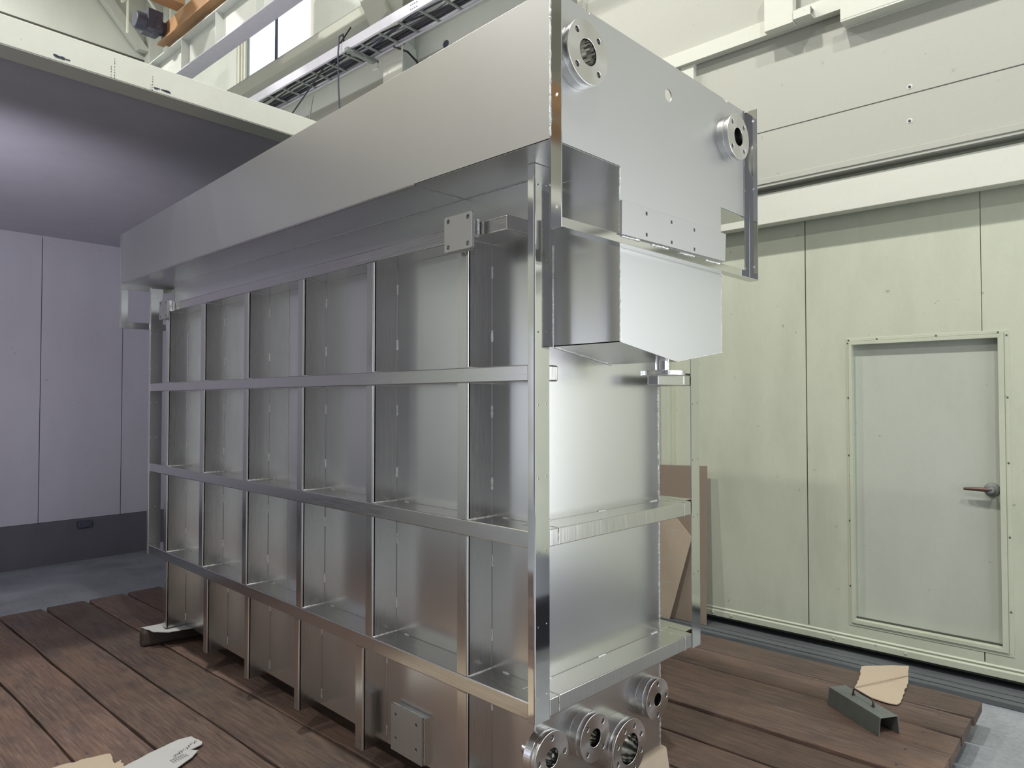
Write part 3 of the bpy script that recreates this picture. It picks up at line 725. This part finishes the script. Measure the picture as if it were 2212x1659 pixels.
for k in range(7): stroke(1.325+.011*k, 3.20+.002*k, -.004, .030)
stroke(1.318, 3.232, .066, .014)
ob('print', pr, M['ink'], wp, label='smudged dark lettering')
ob('cardboard_scrap', sheet(ragged([(4.66, 2.75), (4.694, 2.64), (4.60, 2.51), (4.56, 2.49), (4.30, 2.6), (4.35, 2.75)], .006, .02), DT+.003, .003, .006) if False else sheet(ragged([(4.45, 2.74), (4.49, 2.64), (4.43, 2.52), (4.36, 2.50), (4.25, 2.6), (4.28, 2.75)], .006, .02), DT+.003, .003, .006), M['card'], room=True, label='small torn cardboard scrap behind the tank near the leaning sheets', cat='cardboard')
# sheets leaning on the sliding door
def lean(poly, x_bot, x_top, t):
    zs = [p[1] for p in poly]; z0, z1 = min(zs), max(zs)
    f = lambda z: x_bot+(x_top-x_bot)*(z-z0)/(z1-z0)
    m = MB(); n = len(poly)
    m.add([(f(z), y, z) for y, z in poly]+[(f(z)+t, y, z) for y, z in poly], [tuple(range(n)), tuple(range(n, 2*n))[::-1]]+[(i, (i+1) % n, n+(i+1) % n, n+i) for i in range(n)])
    return m
s1 = ob('cardboard_sheet', lean([(2.50, .038), (3.35, .038), (3.35, 1.235), (2.515, 1.265)], 5.045, 5.105, .006), M['card_brown'], room=True, label='tall brown cardboard sheet leaning on the sliding door behind the tank', cat='cardboard')
s2 = ob('cardboard_sheet', lean([(2.79, .037), (3.20, .037), (3.20, .90), (2.75, .83), (2.62, .70)], 4.99, 5.062, .006), M['card'], room=True, label='smaller tan cardboard with pointed corner, leaning on the tall brown sheet', cat='cardboard')
cr = MB()
for z in (.33, .52, .74):
    x = 4.99+(5.062-4.99)*(z-.037)/.863
    cr.hexa([(x-.0012, 2.70+abs(z-.6)*.25, z), (x-.0012, 3.19, z-.04), (x-.0012, 3.19, z-.046), (x-.0012, 2.70+abs(z-.6)*.25, z-.006)], [(x+.001, 2.70+abs(z-.6)*.25, z), (x+.001, 3.19, z-.04), (x+.001, 3.19, z-.046), (x+.001, 2.70+abs(z-.6)*.25, z-.006)])
ob('crease', cr, M['card_white'], s2)

# galvanised channel with handle on the deck
ch = thing('channel_box', (3.86, 1.06, DT), 'grey galvanised inverted channel with a dark bar handle, on the deck', 'metal channel', room=True)
zt_, zb2 = .247, DT+.001
a = Vector((3.704, .946)); bb = Vector((3.807, .877)); dirv = Vector((.218, .304)); 
def quad_prism(o, i, mm=None):
    pass
def P(v2, z): return (v2.x, v2.y, z)
wv = (bb-a); wn = wv.normalized(); ln = dirv
def sheet_q(p, q, r, s, n_off):
    m = MB(); m.hexa([p, q, r, s], [tuple(Vector(x)+Vector(n_off)) for x in (p, q, r, s)]); return m
ta, tb_ = a+wn*.010, bb-wn*.010
chm = MB()
off = (wn.x*.004, wn.y*.004, 0)
chm.merge(sheet_q(P(a, zb2), P(a+ln, zb2), P(ta+ln, zt_), P(ta, zt_), off))
chm.merge(sheet_q(P(bb, zb2), P(bb+ln, zb2), P(tb_+ln, zt_), P(tb_, zt_), (-off[0], -off[1], 0)))
chm.merge(sheet_q(P(ta, zt_-.004), P(ta+ln, zt_-.004), P(tb_+ln, zt_-.004), P(tb_, zt_-.004), (0, 0, .004)))
ob('channel', chm, M['galv_dark'], ch, bev=.0015)
h0 = Vector((3.905, 1.115, zt_)); h1 = Vector((3.822, .999, zt_)); dv = (h1-h0).normalized()
path = [h0, h0+Vector((0, 0, .022)), h0+Vector((0, 0, .031))+dv*.004, h0+Vector((0, 0, .036))+dv*.012, h1+Vector((0, 0, .036))-dv*.012, h1+Vector((0, 0, .031))-dv*.004, h1+Vector((0, 0, .022)), h1]
hm = MB().tube(path, .0045, 12); hm.lathe([(.0, .010), (.0075, .010), (.008, 0)], h0, (0, 0, 1), 12); hm.lathe([(.0, .010), (.0075, .010), (.008, 0)], h1, (0, 0, 1), 12)
ob('handle', hm, M['bronze'], ch, label='dark brown bar handle')

# ================================================================== crane side, cable tray, upper steelwork (hall frame)
gd = thing('crane_girder', (4.06, 8, 6.28), 'grey-green crane runway girder with upright stiffeners, below the orange crane', 'girder', room=True)
GY0, GY1 = 3.0, 13.4
ob('lower_flange', MB().box(3.95, 4.165, GY0, GY1, 6.28, 6.295), M['galv'], gd)
ob('web', MB().box(4.055, 4.063, GY0, GY1, 6.295, 6.715), M['greygreen'], gd)
ob('upper_flange', MB().box(3.95, 4.165, GY0, GY1, 6.715, 6.73), M['greygreen'], gd)
for k in range(10): ob('stiffener', MB().box(3.955, 4.055, 9.60-1.02*k+3.06, 9.608-1.02*k+3.06, 6.295, 6.715), M['greygreen'], gd)
ob('crane_rail', MB().box(4.03, 4.085, GY0, GY1, 6.73, 6.78), M['dark_steel'], gd)
# orange crane end carriage
cr_ = thing('overhead_crane', (4.05, 9, 6.78), 'orange overhead crane end carriage with dark motor on the runway', 'crane', room=True)
ob('end_carriage', MB().box(3.94, 4.16, 7.4, 10.25, 6.86, 7.12), M['orange'], cr_, bev=.008)
ob('carriage_lip', MB().box(3.90, 4.0, 7.3, 10.3, 6.85, 6.875), M['orange'], cr_, bev=.003)
ob('bridge_beam', MB().box(-7.9, 4.0, 8.5, 8.8, 7.12, 7.6), M['orange'], cr_, bev=.008)
ob('bridge_beam', MB().box(-7.9, 4.0, 9.6, 9.85, 7.2, 7.55), M['orange'], cr_, bev=.008)
for y in (7.75, 9.0, 9.95): ob('wheel', MB().lathe([(0, -.03), (.06, -.03), (.06, .03), (0, .03)], (4.058, y, 6.84), (1, 0, 0), 24), M['weld'], cr_)
mo = MB(); mo.lathe([(0, 0), (.10, 0), (.12, .03), (.12, .22), (.15, .24), (.15, .30), (.10, .34), (.09, .42), (0, .42)], (3.55, 10.15, 7.03), (1, 0, -.0), 28)
mo.box(3.68, 3.88, 10.02, 10.3, 6.92, 7.2)
ob('motor', mo, M['dark_steel'], cr_, bev=.006, label='blue-black round motor')
# corner column, truss
S('trim_10', MB().box(4.86, 5.08, 13.15, 13.4, 0, 10.4), M['greygreen'], bev=.004)
S('trim_11', MB().box(-8, 4.95, 13.38, 13.41, 7.98, 8.0), M['line'])
tt = thing('corner_truss', (4.4, 12.8, 7.6), 'pale green diagonal brace and slim bracing bars at the hall corner', 'brace', room=True)
ob('diagonal', MB().hexa([(3.6, 13.2, 9.3), (3.85, 13.2, 9.3), (3.85, 13.35, 9.3), (3.6, 13.35, 9.3)], [(4.7, 13.2, 8.1), (4.9, 13.2, 8.1), (4.9, 13.35, 8.1), (4.7, 13.35, 8.1)]), M['greygreen'], tt)
for a, b in (((4.2, 12.6, 9.2), (5.0, 12.6, 8.3)), ((4.2, 12.6, 8.5), (5.0, 12.6, 9.3)), ((4.3, 12.6, 8.0), (4.3, 12.6, 10.3)), ((5.0, 12.6, 8.0), (5.0, 12.6, 10.3))):
    ob('bar', MB().tube([a, b], .022, 6), M['cream'], tt)
# beam below the window
bm_ = thing('wall_girt', (4.9, 8, 6.218), 'cream steel channel running below the high window', 'beam', room=True)
ob('face', MB().box(4.80, 4.812, 5.4, 13.15, 6.218, 6.415), M['cream'], bm_); ob('lower_flange', MB().box(4.80, 4.915, 5.4, 13.15, 6.21, 6.22), M['cream'], bm_)
ob('upper_flange', MB().box(4.80, XV, 5.4, 13.15, 6.405, 6.415), M['cream'], bm_)
# H column with gusset and brace
hc = thing('wall_column', (4.92, 6.06, 3.3), 'cream H-section wall column rising behind the cable tray', 'column', room=True)
ob('front_flange', MB().box(4.78, 4.795, 5.90, 6.23, 3.34, 10.4), M['cream'], hc, bev=.002)
ob('web', MB().box(4.795, XV, 6.05, 6.062, 3.34, 10.4), M['greygreen'], hc)
ob('gusset', MB().prism([(4.80, 5.35), (5.07, 5.35), (5.07, 5.75), (4.93, 5.8), (4.80, 5.62)], 'Y', 6.0, 6.01), M['greygreen'], hc)
b1 = MB(); b1.hexa([(4.70, 6.62, 6.46), (4.82, 6.62, 6.46), (4.82, 6.37, 6.58), (4.70, 6.37, 6.58)], [(4.70, 6.33, 5.95), (4.82, 6.33, 5.95), (4.82, 6.06, 6.07), (4.70, 6.06, 6.07)])
ob('brace_plate', b1, M['cream'], hc, bev=.002)
S('trim_12', MB().prism([(XV, 5.40), (XV-.035, 5.44), (XV-.04, 5.5), (XV-.02, 5.58), (XV, 5.64)], 'Y', 3.9, 13.1, True), M['sage_light'])
ob('wall_hole', MB().lathe([(.02, .004), (.03, .008), (.042, .006), (.045, 0)], (XV, 5.52, 5.66), (-1, 0, 0), 20).lathe([(0, .001), (.022, .001)], (XV, 5.52, 5.66), (-1, 0, 0), 16), M['dark_steel'], room=True, label='small round hole in the wall to the right of the column', cat='hole')
# cable tray
ct = thing('cable_tray', (4.56, 8, 5.635), 'galvanised ladder cable tray hung along the upper wall', 'cable tray', room=True)
TY0, TY1 = 3.4, 12.5
ob('side_rail', MB().box(4.40, 4.404, TY0, TY1, 5.635, 5.742).box(4.404, 4.425, TY0, TY1, 5.635, 5.64).box(4.404, 4.425, TY0, TY1, 5.737, 5.742), M['galv'], ct)
ob('side_rail', MB().box(4.726, 4.730, TY0, TY1, 5.635, 5.742).box(4.705, 4.726, TY0, TY1, 5.635, 5.64), M['galv'], ct)
y = 8.089+.325*10
while y > TY0:
    ob('rung', MB().box(4.405, 4.728, y-.014, y+.014, 5.636, 5.652), M['galv_dark'], ct, bev=.001); y -= .3225
for yy in (8.6, 5.25):
    hl = MB()
    for i in range(4):
        for j in range(2): hl.lathe([(0, .002), (.008, .0015), (.009, 0)], (4.40, yy-.045+.03*i, 5.665+.045*j), (-1, 0, 0), 8)
    ob('splice_bolts', hl, M['dark_steel'], ct)
br = thing('tray_bracket', (4.56, 6.50, 5.58), 'dark strut channel carrying the cable tray beside the column', 'bracket', room=True)
ob('strut', MB().box(4.36, 4.78, 6.31, 6.37, 5.59, 5.634), M['galv_dark'], br, bev=.003); ob('clip', MB().box(4.74, 4.775, 6.30, 6.38, 5.53, 5.59), M['cream'], br)
# cables in the tray
cab_col = [M['black'], flat('dark_blue_cable', (.03, .032, .055), .5), flat('grey_cable', (.12, .12, .14), .5)]
for k in range(11):
    far_ = k < 6
    x0 = 4.60+.098*((k*5) % 6)/5 if far_ else 4.46+.12*(k-6)/4
    r_ = .014 if k in (0, 3) else .0095
    amp = .012 if far_ else .05
    m = []; y = 3.45
    while y < 12.4:
        m.append((min(4.69, max(4.42, x0+amp*math.sin(y*1.3+k*1.7)+amp*.5*math.sin(y*3.1+k*2))), y, 5.664+.012*(k % 3)+.006*math.sin(y*3+k))); y += .16
    ob('cable', MB().tube(m, r_, 8), cab_col[k % 3], room=True, label='dark cable running along the ladder tray under the window', cat='cable', group='cables laid in the tray')
# hanging and stray cables
def catn(a, b, sag, n=14):
    a, b = Vector(a), Vector(b); return [a.lerp(b, i/n)-Vector((0, 0, sag*4*(i/n)*(1-i/n))) for i in range(n+1)]
ob('hanging_cable', MB().tube([(4.48, 6.55, 5.80), (4.43, 6.5, 5.86), (4.37, 6.48, 5.80), (4.35, 6.475, 5.6), (4.35, 6.46, 5.2), (4.36, 6.40, 4.5), (4.4, 6.4, 3.72)], .009, 10), cab_col[1], room=True, label='dark cable hanging straight down from the tray', cat='cable')
ob('hanging_cable', MB().tube(catn((4.5, 6.45, 5.95), (4.44, 8.1, 5.02), .02)+[Vector((4.45, 8.2, 4.6)), Vector((4.5, 8.25, 3.72))], .008, 8), cab_col[0], room=True, label='dark cable slanting down to the left across the tray', cat='cable')
ob('hanging_cable', MB().tube(catn((4.75, 7.6, 5.6), (4.6, 7.6, 4.7), .01)+[Vector((4.6, 7.6, 3.72))], .004, 6), M['screw'], room=True, label='thin grey wire hanging down behind the tray', cat='wire')
ob('wall_cable', MB().tube([(4.70, 5.95, 5.64), (4.86, 5.9, 5.62), (4.9, 5.80, 5.5), (4.93, 5.62, 5.2), (4.97, 5.5, 4.8), (5.0, 5.4, 4.3), (5.0, 5.4, 3.72)], .012, 8), cab_col[0], room=True, label='cable bundle dropping from the tray right of the column', cat='cable')

# body of the added fill spot; unseen dark block added for steel reflections
wl_ = thing('fill_spot_body', (.3, 4.68, 2.15), 'small black housing of the added fill spot under the mezzanine beam', 'lamp', room=True)
ob('housing', MB().box(.2, .4, 4.60, 4.70, 2.05, 2.25), M['dark_steel'], wl_, bev=.01)
ob('stem', MB().tube([(.3, 4.65, 2.25), (.3, 4.65, 3.57)], .012, 8), M['black'], wl_)
mc = thing('reflection_block', (3.6, -1.3, 0), 'low dark block added out of view beyond the deck to darken steel reflections', 'dark_block', room=True)
ob('block_top', MB().box(2.9, 4.6, -1.8, -.30, .36, .42), M['dark_steel'], mc, bev=.01); ob('block_body', MB().box(3.0, 4.5, -1.7, -.4, 0, .36), M['dark_steel'], mc, bev=.01)
# ceiling lamps (outside the picture, they light the hall)
lp = None
for i, p in enumerate(LAMPS):
    if lp is None:
        lp = thing('high_bay_lamp', (p[0], p[1], p[2]), 'round high bay lamp hanging from the hall ceiling', 'lamp', 'high bay lamps', room=True)
        parts = [ob('lamp_shade', MB().lathe([(.20, .0), (.24, .03), (.10, .22), (.05, .30), (0, .30)], p, (0, 0, 1), 24), M['galv'], lp),
                 ob('rod', MB().tube([(p[0], p[1], p[2]+.3), (p[0], p[1], 10.4)], .01, 6), M['dark_steel'], lp)]
    else:
        o = lp.copy(); COL.objects.link(o); o.matrix_world = RZ @ Matrix.Translation(p)
        for q in parts: c = q.copy(); COL.objects.link(c); c.parent = o
